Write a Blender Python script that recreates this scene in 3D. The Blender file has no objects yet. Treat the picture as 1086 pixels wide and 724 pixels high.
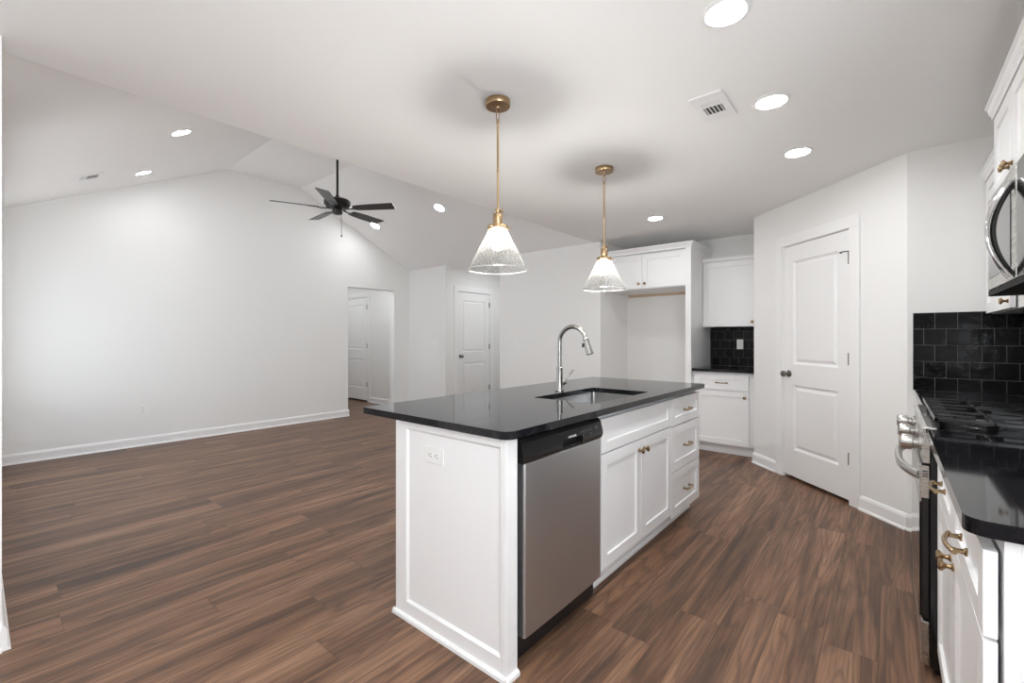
import bpy, bmesh, math, random
from mathutils import Matrix, Vector
random.seed(7)
SC = bpy.context.scene
COL = SC.collection
R = math.radians

# ------------------------------------------------------------------ camera, world, light, exposure
CAM_H = 1.249
cam = bpy.data.cameras.new('camera')
cam.sensor_width = 36.0
cam.lens = 478.129 / 1086 * 36.0
cam.shift_y = -(362 - 358.123) / 1086
cam.clip_start = 0.02
camo = bpy.data.objects.new('camera', cam)
camo.location = (0, 0, CAM_H)
camo.rotation_euler = (R(90), 0, R(39.886))
COL.objects.link(camo)
SC.camera = camo

SC.view_settings.view_transform = 'Standard'
SC.view_settings.look = 'None'
SC.view_settings.exposure = 0.26
SC.view_settings.gamma = 1.0
SC.view_settings.use_curve_mapping = False
SC.cycles.max_bounces = 14
SC.cycles.diffuse_bounces = 8
SC.cycles.transparent_max_bounces = 16
SC.cycles.sample_clamp_indirect = 6.0
SC.cycles.caustics_reflective = False
SC.cycles.caustics_refractive = False

KITCHEN_CAN_POWER = 100.0
CAN_POWER = 94.0        # emission of the recessed lamps' lenses
BULB_POWER = 480.0       # emission of the pendant bulbs
FILL_WATTS = 22.0        # watts of daylight imitated by added lamps outside the made-up windows
W = bpy.data.worlds.new('world'); SC.world = W
W.use_nodes = True
W.node_tree.nodes['Background'].inputs[0].default_value = (0.80, 0.90, 1.0, 1)
W.node_tree.nodes['Background'].inputs[1].default_value = 2.5


def add_fill(name, loc, rot, sx, sy, watts):
    l = bpy.data.lights.new(name, 'AREA')
    l.shape = 'RECTANGLE'; l.size = sx; l.size_y = sy; l.energy = watts
    l.color = (0.93, 0.97, 1.0)
    o = bpy.data.objects.new(name, l); o.location = loc; o.rotation_euler = rot
    COL.objects.link(o)


# added fill lamps outside the made-up windows, some level, some tilted upward
add_fill('kitchen_added_fill', (0.98, -0.30, 1.5), (0, R(90), 0), 1.3, 2.2, FILL_WATTS * 2.9)
add_fill('kitchen_added_upfill', (1.22, -0.30, 0.55), (0, R(135), 0), 1.2, 2.2, FILL_WATTS * 2.6)
add_fill('living_added_fill', (-5.15, -0.20, 1.4), (R(90), 0, 0), 2.1, 1.6, FILL_WATTS * 0.1)
add_fill('living_added_upfill', (-5.15, -0.50, 0.55), (R(152), 0, 0), 2.1, 1.2, FILL_WATTS * 1.5)

# ------------------------------------------------------------------ materials
MATS = {}


def pm(name, col, rough=0.5, metal=0.0, spec=0.5, coat=0.0, emit=None, es=0.0):
    m = bpy.data.materials.new(name); m.use_nodes = True
    b = m.node_tree.nodes['Principled BSDF']
    b.inputs['Base Color'].default_value = (*col, 1)
    b.inputs['Roughness'].default_value = rough
    b.inputs['Metallic'].default_value = metal
    b.inputs['Specular IOR Level'].default_value = spec
    b.inputs['Coat Weight'].default_value = coat
    if emit:
        b.inputs['Emission Color'].default_value = (*emit, 1)
        b.inputs['Emission Strength'].default_value = es
    MATS[name] = m
    return m


class NT:
    def __init__(s, m):
        s.t = m.node_tree; s.n = s.t.nodes; s.l = s.t.links; s.b = s.n['Principled BSDF']

    def node(s, typ, **kw):
        n = s.n.new(typ)
        for k, v in kw.items():
            setattr(n, k, v)
        return n

    def set(s, inp, v):
        if isinstance(v, bpy.types.NodeSocket):
            s.l.new(v, inp)
        else:
            inp.default_value = v

    def math(s, op, a, b=0.0, c=0.0):
        n = s.n.new('ShaderNodeMath'); n.operation = op
        for i, v in enumerate((a, b, c)):
            s.set(n.inputs[i], v)
        return n.outputs[0]

    def comb(s, x, y, z):
        n = s.n.new('ShaderNodeCombineXYZ')
        for i, v in enumerate((x, y, z)):
            s.set(n.inputs[i], v)
        return n.outputs[0]

    def sep(s, v):
        n = s.n.new('ShaderNodeSeparateXYZ'); s.l.new(v, n.inputs[0]); return n.outputs

    def coord(s):
        return s.n.new('ShaderNodeTexCoord').outputs['Object']

    def noise(s, vec, scale, detail=4.0, rough=0.5, dist=0.0):
        n = s.n.new('ShaderNodeTexNoise')
        s.l.new(vec, n.inputs['Vector'])
        n.inputs['Scale'].default_value = scale; n.inputs['Detail'].default_value = detail
        n.inputs['Roughness'].default_value = rough; n.inputs['Distortion'].default_value = dist
        return n.outputs['Fac']

    def ramp(s, fac, stops):
        n = s.n.new('ShaderNodeValToRGB'); s.l.new(fac, n.inputs[0])
        e = n.color_ramp.elements
        while len(e) < len(stops):
            e.new(0.5)
        for el, (p, c) in zip(e, stops):
            el.position = p; el.color = (*c, 1) if len(c) == 3 else c
        return n.outputs[0]

    def mix(s, fac, a, b, blend='MIX'):
        n = s.n.new('ShaderNodeMix'); n.data_type = 'RGBA'; n.blend_type = blend
        s.set(n.inputs[0], fac)
        for i, v in ((6, a), (7, b)):
            if isinstance(v, tuple) and len(v) == 3:
                v = (*v, 1)
            s.set(n.inputs[i], v)
        return n.outputs[2]

    def bump(s, h, strength=0.2, dist=0.01):
        n = s.n.new('ShaderNodeBump'); s.l.new(h, n.inputs['Height'])
        n.inputs['Strength'].default_value = strength; n.inputs['Distance'].default_value = dist
        s.l.new(n.outputs[0], s.b.inputs['Normal'])


def orange_peel(m, scale=260.0, st=0.05):
    t = NT(m); t.bump(t.noise(t.coord(), scale, 3.0), st, 0.002)


wall_m = pm('wall_paint', (0.845, 0.845, 0.835), 0.6, spec=0.3); orange_peel(wall_m)
ceil_m = pm('ceiling_paint', (0.90, 0.897, 0.89), 0.75, spec=0.2); orange_peel(ceil_m, 180, 0.06)
trim_m = pm('trim_paint', (0.87, 0.87, 0.87), 0.35, spec=0.45)
door_m = pm('door_paint', (0.86, 0.86, 0.86), 0.4, spec=0.4)
cab_m = pm('cabinet_paint', (0.87, 0.87, 0.875), 0.32, spec=0.45)
raw_m = pm('cabinet_underside_wood', (0.55, 0.42, 0.30), 0.6)
plate_m = pm('plate_plastic', (0.86, 0.86, 0.85), 0.3)
slot_m = pm('slot_dark', (0.03, 0.03, 0.03), 0.6)
brass_m = pm('champagne_bronze', (0.40, 0.285, 0.165), 0.27, 1.0)
pend_m = pm('aged_brass', (0.43, 0.30, 0.175), 0.30, 1.0)
nickel_m = pm('brushed_nickel', (0.37, 0.365, 0.35), 0.27, 1.0)
knobm = pm('satin_nickel_dark', (0.22, 0.21, 0.19), 0.28, 1.0)
hinge_m = pm('hinge_metal', (0.16, 0.16, 0.155), 0.4, 0.9)
chrome_m = pm('chrome', (0.78, 0.78, 0.79), 0.10, 1.0)
black_m = pm('black_plastic', (0.012, 0.012, 0.013), 0.28)
blackgloss_m = pm('black_enamel', (0.008, 0.008, 0.009), 0.10)
iron_m = pm('cast_iron', (0.008, 0.008, 0.009), 0.22, spec=0.6)
gap_m = pm('cavity_shade', (0.01, 0.01, 0.01), 0.8)  # near-black colour stands in for shade behind doors and inside gaps
fan_m = pm('fan_dark_bronze', (0.018, 0.017, 0.016), 0.32, 0.3)
blade_m = pm('fan_blade', (0.030, 0.026, 0.023), 0.33)
white_mark_m = pm('printed_white', (0.75, 0.75, 0.75), 0.5)
grey_mark_m = pm('printed_grey', (0.38, 0.39, 0.40), 0.5)
vent_m = pm('vent_enamel', (0.86, 0.86, 0.86), 0.4)
vdark_m = pm('vent_duct', (0.09, 0.09, 0.09), 0.7)
glassdark_m = pm('oven_glass', (0.006, 0.006, 0.007), 0.04)
mwglass_m = pm('microwave_glass', (0.10, 0.10, 0.105), 0.06, 0.6)
lens_m = pm('lamp_lens', (0.9, 0.9, 0.9), 0.4, emit=(0.965, 0.985, 1.0), es=CAN_POWER)
klens_m = pm('kitchen_lamp_lens', (0.9, 0.9, 0.9), 0.4, emit=(0.965, 0.985, 1.0), es=KITCHEN_CAN_POWER)
bulb_m = pm('bulb_glow', (1, 1, 1), 0.4, emit=(1.0, 0.97, 0.93), es=BULB_POWER)
frost_m = pm('window_blind', (0.85, 0.85, 0.85), 0.6)

steel_m = pm('stainless_steel', (0.56, 0.55, 0.53), 0.27, 1.0)
t = NT(steel_m)
x, y, z = t.sep(t.coord())
sn = t.noise(t.comb(t.math('MULTIPLY', x, 2.0), t.math('MULTIPLY', y, 2.0), t.math('MULTIPLY', z, 400.0)), 1.0, 2.0)
t.l.new(t.math('ADD', 0.22, t.math('MULTIPLY', sn, 0.12)), t.b.inputs['Roughness'])
steelb_m = pm('brushed_door_steel', (0.66, 0.69, 0.72), 0.36, 1.0)
t = NT(steelb_m)
x, y, z = t.sep(t.coord())
sn = t.noise(t.comb(t.math('MULTIPLY', x, 3.0), t.math('MULTIPLY', y, 3.0), t.math('MULTIPLY', z, 500.0)), 1.0, 2.0)
t.l.new(t.math('ADD', 0.32, t.math('MULTIPLY', sn, 0.12)), t.b.inputs['Roughness'])

# black polished stone with fine pale flecks
stone_m = pm('black_granite', (0.012, 0.012, 0.014), 0.055, spec=0.30)
t = NT(stone_m)
c = t.coord()
fl = t.noise(c, 320.0, 3.0, 0.7)
fl2 = t.noise(c, 55.0, 5.0, 0.65)
f1 = t.ramp(fl, [(0.60, (0, 0, 0)), (0.78, (1, 1, 1))])
f2 = t.ramp(fl2, [(0.56, (0, 0, 0)), (0.80, (1, 1, 1))])
base = t.mix(f2, (0.008, 0.008, 0.010), (0.040, 0.042, 0.048))
vn = t.noise(c, 2.3, 6.0, 0.6, 0.8)
vein = t.math('LESS_THAN', t.math('ABSOLUTE', t.math('SUBTRACT', vn, 0.5)), 0.0035)
colr = t.mix(t.math('MULTIPLY', f1, 0.55), base, (0.10, 0.105, 0.115))
colr = t.mix(t.math('MULTIPLY', vein, 0.16), colr, (0.22, 0.22, 0.22))
t.l.new(colr, t.b.inputs['Base Color'])

# glazed black handmade square tile, running bond, thin grey joints
def tile_material(name, flip):
    m = pm(name, (0.01, 0.01, 0.011), 0.12, spec=0.16)
    t = NT(m)
    x, y, z = t.sep(t.coord())
    u = x if not flip else y
    S = 0.1028
    row = t.math('FLOOR', t.math('DIVIDE', z, S))
    odd = t.math('MODULO', t.math('ABSOLUTE', row), 2.0)
    us = t.math('ADD', t.math('DIVIDE', u, S), t.math('MULTIPLY', odd, 0.5))
    col = t.math('FLOOR', us)
    fu = t.math('SUBTRACT', us, col)
    fz = t.math('SUBTRACT', t.math('DIVIDE', z, S), row)
    du = t.math('MINIMUM', fu, t.math('SUBTRACT', 1.0, fu))
    dz = t.math('MINIMUM', fz, t.math('SUBTRACT', 1.0, fz))
    d = t.math('MINIMUM', du, dz)
    wob = t.math('MULTIPLY', t.math('SUBTRACT', t.noise(t.coord(), 60.0), 0.5), 0.012)
    grout = t.math('LESS_THAN', t.math('ADD', d, wob), 0.012)
    wn = t.node('ShaderNodeTexWhiteNoise', noise_dimensions='3D')
    t.l.new(t.comb(row, col, 0.0), wn.inputs['Vector'])
    rnd = wn.outputs['Value']
    patch = t.noise(t.coord(), 28.0, 4.0, 0.6)
    tc = t.mix(t.math('MULTIPLY', rnd, 0.8), (0.003, 0.003, 0.0035), (0.008, 0.008, 0.009))
    tc = t.mix(t.math('MULTIPLY', t.ramp(patch, [(0.5, (0, 0, 0)), (0.75, (1, 1, 1))]), 0.4), tc, (0.017, 0.017, 0.019))
    t.l.new(t.mix(grout, tc, (0.13, 0.13, 0.135)), t.b.inputs['Base Color'])
    t.l.new(t.math('ADD', t.math('MULTIPLY', grout, 0.5), t.math('ADD', 0.10, t.math('MULTIPLY', patch, 0.12))), t.b.inputs['Roughness'])
    tilt = t.math('MULTIPLY', t.math('MULTIPLY', t.math('SUBTRACT', rnd, 0.5), fz), 0.6)
    edge = t.math('MINIMUM', t.math('MULTIPLY', d, 22.0), 1.0)
    h = t.math('ADD', t.math('ADD', t.math('MULTIPLY', edge, 0.22), tilt), t.math('MULTIPLY', t.noise(t.coord(), 22.0, 2.0), 1.3))
    t.bump(h, 0.32, 0.004)
    return m


tile_x = tile_material('black_tile_facing_room', False)
tile_y = tile_material('black_tile_side_wall', True)

# dark walnut-look planks running along Y
floor_m = pm('walnut_plank', (0.1, 0.06, 0.04), 0.36, spec=0.28)
t = NT(floor_m)
x, y, z = t.sep(t.coord())
PW, PL = 0.178, 1.22
xr = t.math('DIVIDE', t.math('ADD', x, 0.03), PW)
row = t.math('FLOOR', xr); fx = t.math('SUBTRACT', xr, row)
w1 = t.node('ShaderNodeTexWhiteNoise', noise_dimensions='1D'); t.l.new(row, w1.inputs['W'])
yr = t.math('ADD', t.math('DIVIDE', y, PL), w1.outputs['Value'])
col = t.math('FLOOR', yr); fy = t.math('SUBTRACT', yr, col)
w2 = t.node('ShaderNodeTexWhiteNoise', noise_dimensions='2D'); t.l.new(t.comb(row, col, 0.0), w2.inputs['Vector'])
rid = w2.outputs['Value']
off = t.math('MULTIPLY', rid, 37.0)
big = t.noise(t.comb(t.math('ADD', t.math('MULTIPLY', x, 5.5), off), t.math('MULTIPLY', y, 0.42), off), 1.0, 2.0, 0.45, 0.15)
rings = t.math('SINE', t.math('MULTIPLY', big, 110.0))
fine = t.noise(t.comb(t.math('ADD', t.math('MULTIPLY', x, 130.0), off), t.math('MULTIPLY', y, 3.2), off), 1.0, 4.0, 0.6)
streak = t.noise(t.comb(t.math('ADD', t.math('MULTIPLY', x, 17.0), off), t.math('MULTIPLY', y, 0.9), t.math('MULTIPLY', off, 1.7)), 1.0, 4.0, 0.6, 0.6)
tone = t.math('ADD', t.math('MULTIPLY', streak, 0.62), t.math('MULTIPLY', big, 0.38))
wood = t.ramp(tone, [(0.36, (0.076, 0.044, 0.031)), (0.455, (0.155, 0.081, 0.048)), (0.53, (0.255, 0.136, 0.080)), (0.66, (0.39, 0.225, 0.140))])
hue = t.mix(t.math('MULTIPLY', rid, 0.30), wood, (0.160, 0.092, 0.058))
lines = t.math('MULTIPLY', t.math('POWER', t.math('MAXIMUM', rings, 0.0), 2.0), 0.42)
hue = t.mix(lines, hue, (0.060, 0.040, 0.030))
hue = t.mix(t.math('MULTIPLY', t.ramp(fine, [(0.47, (0, 0, 0)), (0.66, (1, 1, 1))]), 0.52), hue, (0.065, 0.043, 0.033))
ex = t.math('MULTIPLY', t.math('MINIMUM', fx, t.math('SUBTRACT', 1.0, fx)), PW)
ey = t.math('MULTIPLY', t.math('MINIMUM', fy, t.math('SUBTRACT', 1.0, fy)), PL)
ed = t.math('MINIMUM', ex, ey)
joint = t.math('LESS_THAN', ed, 0.0011)
hue = t.mix(t.math('MULTIPLY', joint, 0.55), hue, (0.025, 0.017, 0.014))
t.l.new(hue, t.b.inputs['Base Color'])
t.l.new(t.math('ADD', 0.33, t.math('MULTIPLY', fine, 0.14)), t.b.inputs['Roughness'])
t.bump(t.math('ADD', t.math('MULTIPLY', fine, 0.4), t.math('MINIMUM', t.math('MULTIPLY', ed, 350.0), 1.0)), 0.16, 0.002)

# seeded glass: clear with pale specks
seed_m = bpy.data.materials.new('seeded_glass'); seed_m.use_nodes = True
nt = seed_m.node_tree; nt.nodes.clear()
o_ = nt.nodes.new('ShaderNodeOutputMaterial')
tr = nt.nodes.new('ShaderNodeBsdfTransparent'); tr.inputs[0].default_value = (0.97, 0.97, 0.96, 1)
gl = nt.nodes.new('ShaderNodeBsdfGlossy'); gl.inputs['Roughness'].default_value = 0.25
df = nt.nodes.new('ShaderNodeBsdfDiffuse'); df.inputs[0].default_value = (0.9, 0.9, 0.88, 1)
tl = nt.nodes.new('ShaderNodeBsdfTranslucent'); tl.inputs[0].default_value = (0.9, 0.9, 0.88, 1)
ad = nt.nodes.new('ShaderNodeMixShader'); nt.links.new(df.outputs[0], ad.inputs[1]); nt.links.new(tl.outputs[0], ad.inputs[2])
tc = nt.nodes.new('ShaderNodeTexCoord')
nz = nt.nodes.new('ShaderNodeTexNoise'); nz.inputs['Scale'].default_value = 115.0; nz.inputs['Detail'].default_value = 3.0
nt.links.new(tc.outputs['Object'], nz.inputs['Vector'])
rp = nt.nodes.new('ShaderNodeValToRGB'); rp.color_ramp.elements[0].position = 0.50; rp.color_ramp.elements[0].color = (0.0, 0.0, 0.0, 1)
rp.color_ramp.elements[1].position = 0.64; rp.color_ramp.elements[1].color = (0.032, 0.032, 0.032, 1)
nt.links.new(nz.outputs['Fac'], rp.inputs[0])
n2 = nt.nodes.new('ShaderNodeTexNoise'); n2.inputs['Scale'].default_value = 120.0; n2.inputs['Detail'].default_value = 2.0; n2.inputs['Roughness'].default_value = 0.7
nt.links.new(tc.outputs['Object'], n2.inputs['Vector'])
r2 = nt.nodes.new('ShaderNodeValToRGB'); r2.color_ramp.elements[0].position = 0.42; r2.color_ramp.elements[0].color = (0.84, 0.84, 0.83, 1)
r2.color_ramp.elements[1].position = 0.56; r2.color_ramp.elements[1].color = (0.99, 0.99, 0.985, 1)
nt.links.new(n2.outputs['Fac'], r2.inputs[0]); nt.links.new(r2.outputs[0], tr.inputs[0])
lw = nt.nodes.new('ShaderNodeLayerWeight'); lw.inputs[0].default_value = 0.5
m1 = nt.nodes.new('ShaderNodeMixShader'); ea = nt.nodes.new('ShaderNodeMath'); ea.operation = 'POWER'; nt.links.new(lw.outputs['Facing'], ea.inputs[0]); ea.inputs[1].default_value = 5.0
eb = nt.nodes.new('ShaderNodeMath'); eb.operation = 'MULTIPLY_ADD'; nt.links.new(ea.outputs[0], eb.inputs[0]); eb.inputs[1].default_value = 0.05; nt.links.new(rp.outputs[0], eb.inputs[2])  # facing term whitens the silhouette, a bright edge put into the glass
nt.links.new(eb.outputs[0], m1.inputs[0]); nt.links.new(tr.outputs[0], m1.inputs[1]); nt.links.new(ad.outputs[0], m1.inputs[2])
m2 = nt.nodes.new('ShaderNodeMixShader'); m2.inputs[0].default_value = 0.02; nt.links.new(m1.outputs[0], m2.inputs[1]); nt.links.new(gl.outputs[0], m2.inputs[2])
nt.links.new(m2.outputs[0], o_.inputs[0])

rimglass_m = pm('glass_rim', (0.93, 0.93, 0.92), 0.10)
rimglass_m.node_tree.nodes['Principled BSDF'].inputs['Transmission Weight'].default_value = 0.55
pane_m = bpy.data.materials.new('window_glass'); pane_m.use_nodes = True
nt = pane_m.node_tree; nt.nodes.clear()
o_ = nt.nodes.new('ShaderNodeOutputMaterial'); tr = nt.nodes.new('ShaderNodeBsdfTransparent'); gl = nt.nodes.new('ShaderNodeBsdfGlossy')
gl.inputs['Roughness'].default_value = 0.02
m1 = nt.nodes.new('ShaderNodeMixShader'); m1.inputs[0].default_value = 0.06
nt.links.new(tr.outputs[0], m1.inputs[1]); nt.links.new(gl.outputs[0], m1.inputs[2]); nt.links.new(m1.outputs[0], o_.inputs[0])


# ------------------------------------------------------------------ mesh helpers
class MB:
    def __init__(s, M=None):
        s.bm = bmesh.new(); s.M = M or Matrix.Identity(4)

    def v(s, p):
        return s.bm.verts.new(s.M @ Vector(p))

    def f(s, vs, smooth=False):
        try:
            fc = s.bm.faces.new(vs); fc.smooth = smooth; return fc
        except ValueError:
            return None

    def box(s, x0, x1, y0, y1, z0, z1):
        p = [s.v((x, y, z)) for x in (x0, x1) for y in (y0, y1) for z in (z0, z1)]
        for q in ((0, 1, 3, 2), (4, 6, 7, 5), (0, 4, 5, 1), (2, 3, 7, 6), (0, 2, 6, 4), (1, 5, 7, 3)):
            s.f([p[i] for i in q])
        return s

    def prism(s, pts, axis, a0, a1, smooth=False):
        def mk(p, a):
            if axis == 'x': return (a, p[0], p[1])
            if axis == 'y': return (p[0], a, p[1])
            return (p[0], p[1], a)
        A = [s.v(mk(p, a0)) for p in pts]; B = [s.v(mk(p, a1)) for p in pts]
        s.f(A); s.f(B[::-1])
        n = len(pts)
        for i in range(n):
            s.f([A[i], A[(i + 1) % n], B[(i + 1) % n], B[i]], smooth)
        return s

    def lathe(s, prof, c=(0, 0, 0), axis=(0, 0, 1), seg=24, caps=True):
        q = Vector((0, 0, 1)).rotation_difference(Vector(axis).normalized()).to_matrix()
        c = Vector(c); rings = []
        for r, z in prof:
            if r < 1e-6:
                rings.append([s.v(c + q @ Vector((0, 0, z)))])
            else:
                rings.append([s.v(c + q @ Vector((r * math.cos(2 * math.pi * k / seg), r * math.sin(2 * math.pi * k / seg), z))) for k in range(seg)])
        for a, b in zip(rings, rings[1:]):
            for k in range(seg):
                k2 = (k + 1) % seg
                if len(a) == 1 and len(b) == 1: continue
                if len(a) == 1: s.f([a[0], b[k], b[k2]], True)
                elif len(b) == 1: s.f([a[k], b[0], a[k2]], True)
                else: s.f([a[k], b[k], b[k2], a[k2]], True)
        if caps:
            if len(rings[0]) > 1: s.f(rings[0])
            if len(rings[-1]) > 1: s.f(rings[-1][::-1])
        return s

    def tube(s, path, rad, seg=10, closed=False, squash=None):
        P = [Vector(p) for p in path]; n = len(P)
        rr = rad if isinstance(rad, (list, tuple)) else [rad] * n
        T = []
        for i in range(n):
            if closed: d = P[(i + 1) % n] - P[i - 1]
            else: d = P[min(i + 1, n - 1)] - P[max(i - 1, 0)]
            T.append(d.normalized())
        up = Vector((0, 0, 1)) if abs(T[0].z) < 0.9 else Vector((1, 0, 0))
        N = (up - T[0] * up.dot(T[0])).normalized(); rings = []
        for i in range(n):
            N = (N - T[i] * N.dot(T[i])).normalized(); B = T[i].cross(N)
            a, b = (1, 1) if not squash else squash
            rings.append([s.v(P[i] + (N * math.cos(2 * math.pi * k / seg) * a + B * math.sin(2 * math.pi * k / seg) * b) * rr[i]) for k in range(seg)])
        m = n if closed else n - 1
        for i in range(m):
            a, b = rings[i], rings[(i + 1) % n]
            for k in range(seg):
                s.f([a[k], a[(k + 1) % seg], b[(k + 1) % seg], b[k]], True)
        if not closed:
            s.f(rings[0][::-1]); s.f(rings[-1])
        return s

    def slab(s, a0, a1, c0, c1, b0, b1, panels, rings):
        """front at b1 with recessed panels (a0,a1,c0,c1) stacked in c; rings = (inset, depth)"""
        if not panels:
            return s.box(a0, a1, b0, b1, c0, c1)
        pa0, pa1 = panels[0][0], panels[0][1]
        def quad(x0, x1, z0, z1, b=b1): s.f([s.v((x0, b, z0)), s.v((x1, b, z0)), s.v((x1, b, z1)), s.v((x0, b, z1))])
        quad(a0, pa0, c0, c1); quad(pa1, a1, c0, c1)
        zs = c0
        for p in sorted(panels, key=lambda q: q[2]):
            quad(pa0, pa1, zs, p[2]); zs = p[3]
            prev = None
            for ins, dep in [(0, 0)] + list(rings):
                x0, x1, z0, z1 = p[0] + ins, p[1] - ins, p[2] + ins, p[3] - ins
                cur = [s.v((x0, b1 - dep, z0)), s.v((x1, b1 - dep, z0)), s.v((x1, b1 - dep, z1)), s.v((x0, b1 - dep, z1))]
                if prev:
                    for i in range(4): s.f([prev[i], prev[(i + 1) % 4], cur[(i + 1) % 4], cur[i]])
                prev = cur
            s.f(prev)
        quad(pa0, pa1, zs, c1)
        quad(a0, a1, c0, c1, b0)
        for x in (a0, a1): s.f([s.v((x, b0, c0)), s.v((x, b1, c0)), s.v((x, b1, c1)), s.v((x, b0, c1))])
        for zz in (c0, c1): s.f([s.v((a0, b0, zz)), s.v((a1, b0, zz)), s.v((a1, b1, zz)), s.v((a0, b1, zz))])
        bmesh.ops.remove_doubles(s.bm, verts=s.bm.verts, dist=1e-5)
        return s

    def build(s, name, mat, parent=None, bevel=0.0, seg=2, base=None):
        bmesh.ops.recalc_face_normals(s.bm, faces=s.bm.faces)
        off = Vector((0, 0, 0))
        if parent is not None:
            r = parent
            while r.parent: r = r.parent
            off = Vector(r.location)
        elif base is not None:
            off = Vector(base)
        bmesh.ops.translate(s.bm, vec=-off, verts=s.bm.verts)
        me = bpy.data.meshes.new(name); s.bm.to_mesh(me); s.bm.free()
        for m in (mat if isinstance(mat, (list, tuple)) else [mat]): me.materials.append(m)
        if any(p.use_smooth for p in me.polygons):
            try: me.set_sharp_from_angle(angle=R(38))
            except Exception: pass
        ob = bpy.data.objects.new(name, me); COL.objects.link(ob)
        if parent is not None: ob.parent = parent
        elif base is not None: ob.location = off
        if bevel:
            b = ob.modifiers.new('bevel', 'BEVEL'); b.width = bevel; b.segments = seg; b.limit_method = 'ANGLE'; b.angle_limit = R(35)
            b.harden_normals = False
        return ob


def tag(o, label, cat, group=None):
    o['label'] = label; o['category'] = cat
    if group: o['group'] = group
    return o


def thing(name, label, cat, loc, group=None):
    o = bpy.data.objects.new(name, None); o.location = loc; o.empty_display_size = 0.1
    COL.objects.link(o); return tag(o, label, cat, group)


def struct(o):
    o['kind'] = 'structure'; return o


def copy_thing(root, loc, label, rot=None):
    r = root.copy(); COL.objects.link(r); r.location = loc; r['label'] = label
    if rot is not None: r.rotation_euler = rot
    for ch in list(root.children):
        c = ch.copy(); COL.objects.link(c); c.parent = r
        for g in list(ch.children):
            d = g.copy(); COL.objects.link(d); d.parent = c
    return r


def frame(origin, a, b):
    """local (a, b outward, c up) -> world"""
    a = Vector(a); b = Vector(b); c = Vector((0, 0, 1))
    return Matrix(((a.x, b.x, c.x, origin[0]), (a.y, b.y, c.y, origin[1]), (a.z, b.z, c.z, origin[2]), (0, 0, 0, 1)))


# ------------------------------------------------------------------ room shell
H = 2.456                      # flat ceiling
XE = -2.868                    # edge where the flat ceiling stops
XL = -6.633                    # living room gable wall
YS, YN = 0.075, 5.051          # living room south and north walls
HV = 3.447; P1, P2 = 2.125, 3.093
XR = 0.765                     # range wall
YB = 5.813                     # wall behind the refrigerator space
XN = -2.775
XA = -5.655; XA2 = -4.46; YA = 6.45
EX, EY = 0.092, 3.898          # corner where the angled pantry wall meets the return wall
DX, DY = -1.037, 5.027
YK = -2.6
T = 0.12

b = MB(); b.box(-9.3, 0.95, -2.8, 6.7, -0.06, 0.0)
struct(b.build('floor', floor_m))

b = MB()
b.box(XE, XR + T, YS, YB + T, H, H + 0.1)
b.box(-2.72, XR + T, YK - T, YS, H, H + 0.1)
struct(b.build('ceiling', ceil_m))
b = MB(); b.box(XA - T, XA2 + 0.05, YN, YA + T, H, H + 0.1); struct(b.build('ceiling_alcove', ceil_m))
b = MB(); b.box(-9.2, XL - T + 0.001, 3.4, 5.1, H, H + 0.1); struct(b.build('ceiling_hall', ceil_m))
pts = [(YS - T, H - 0.058), (P1, HV), (P2, HV), (YN + T, H - 0.061), (YN + T, H + 0.06), (P2 + 0.03, HV + 0.12), (P1 - 0.03, HV + 0.12), (YS - T, H + 0.06)]
b = MB(); b.prism(pts, 'x', XL - T, XE); struct(b.build('ceiling_vault', ceil_m))
b = MB(); b.prism([(YS, H + 0.1), (YN, H + 0.1), (P2, HV + 0.06), (P1, HV + 0.06)], 'x', XE, XE + T); struct(b.build('wall_gable_east', wall_m))

# gable wall with the cased-less hall opening
OY0, OY1, OZ = 3.848, 4.725, 2.07
def zr(y):
    if y < P1: return H + (HV - H) * (y - YS) / (P1 - YS)
    if y > P2: return H + (HV - H) * (YN - y) / (YN - P2)
    return HV
b = MB()
b.prism([(YS - T, 0), (OY0, 0), (OY0, zr(OY0) + .03), (P2, HV + .03), (P1, HV + .03), (YS - T, zr(YS - T) + .03)], 'x', XL - T, XL)
b.prism([(OY0, OZ), (OY1, OZ), (OY1, zr(OY1) + .03), (OY0, zr(OY0) + .03)], 'x', XL - T, XL)
b.prism([(OY1, 0), (YN + .02, 0), (YN + .02, zr(YN + .02) + .03), (OY1, zr(OY1) + .03)], 'x', XL - T, XL)
struct(b.build('wall_living', wall_m))
b = MB(); b.box(XL, XA, YN, YN + T, 0, H + 0.03); struct(b.build('wall_north_living', wall_m))
# alcove door wall (faces +X)
AD0, AD1, ADZ = 5.321, 6.115, 2.045
b = MB()
b.box(XA - T, XA, YN + T, AD0 - 0.02, 0, H); b.box(XA - T, XA, AD1 + 0.02, YA, 0, H); b.box(XA - T, XA, AD0 - 0.02, AD1 + 0.02, ADZ + 0.02, H)
struct(b.build('wall_alcove_left', wall_m))
b = MB(); b.box(XA - T, XA2 + .05, YA, YA + T, 0, H); struct(b.build('wall_alcove_back', wall_m))
b = MB(); b.box(XA - .35, XA - .3, YN + T, YA + T, 0, H); b.box(XA - .3, XA - T, YA, YA + T, 0, H); struct(b.build('wall_alcove_room', gap_m))
b = MB(); b.box(XA2, XN, YN, YB + .6, 0, H + 0.02); struct(b.build('wall_north_kitchen', wall_m))
b = MB(); b.box(XN, DX + 0.05, YB, YB + T, 0, H); struct(b.build('wall_refrigerator', wall_m))
b = MB(); b.box(DX, DX + 0.1, DY + 0.10, YB, 0, H); struct(b.build('wall_pantry_side', wall_m))
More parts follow.
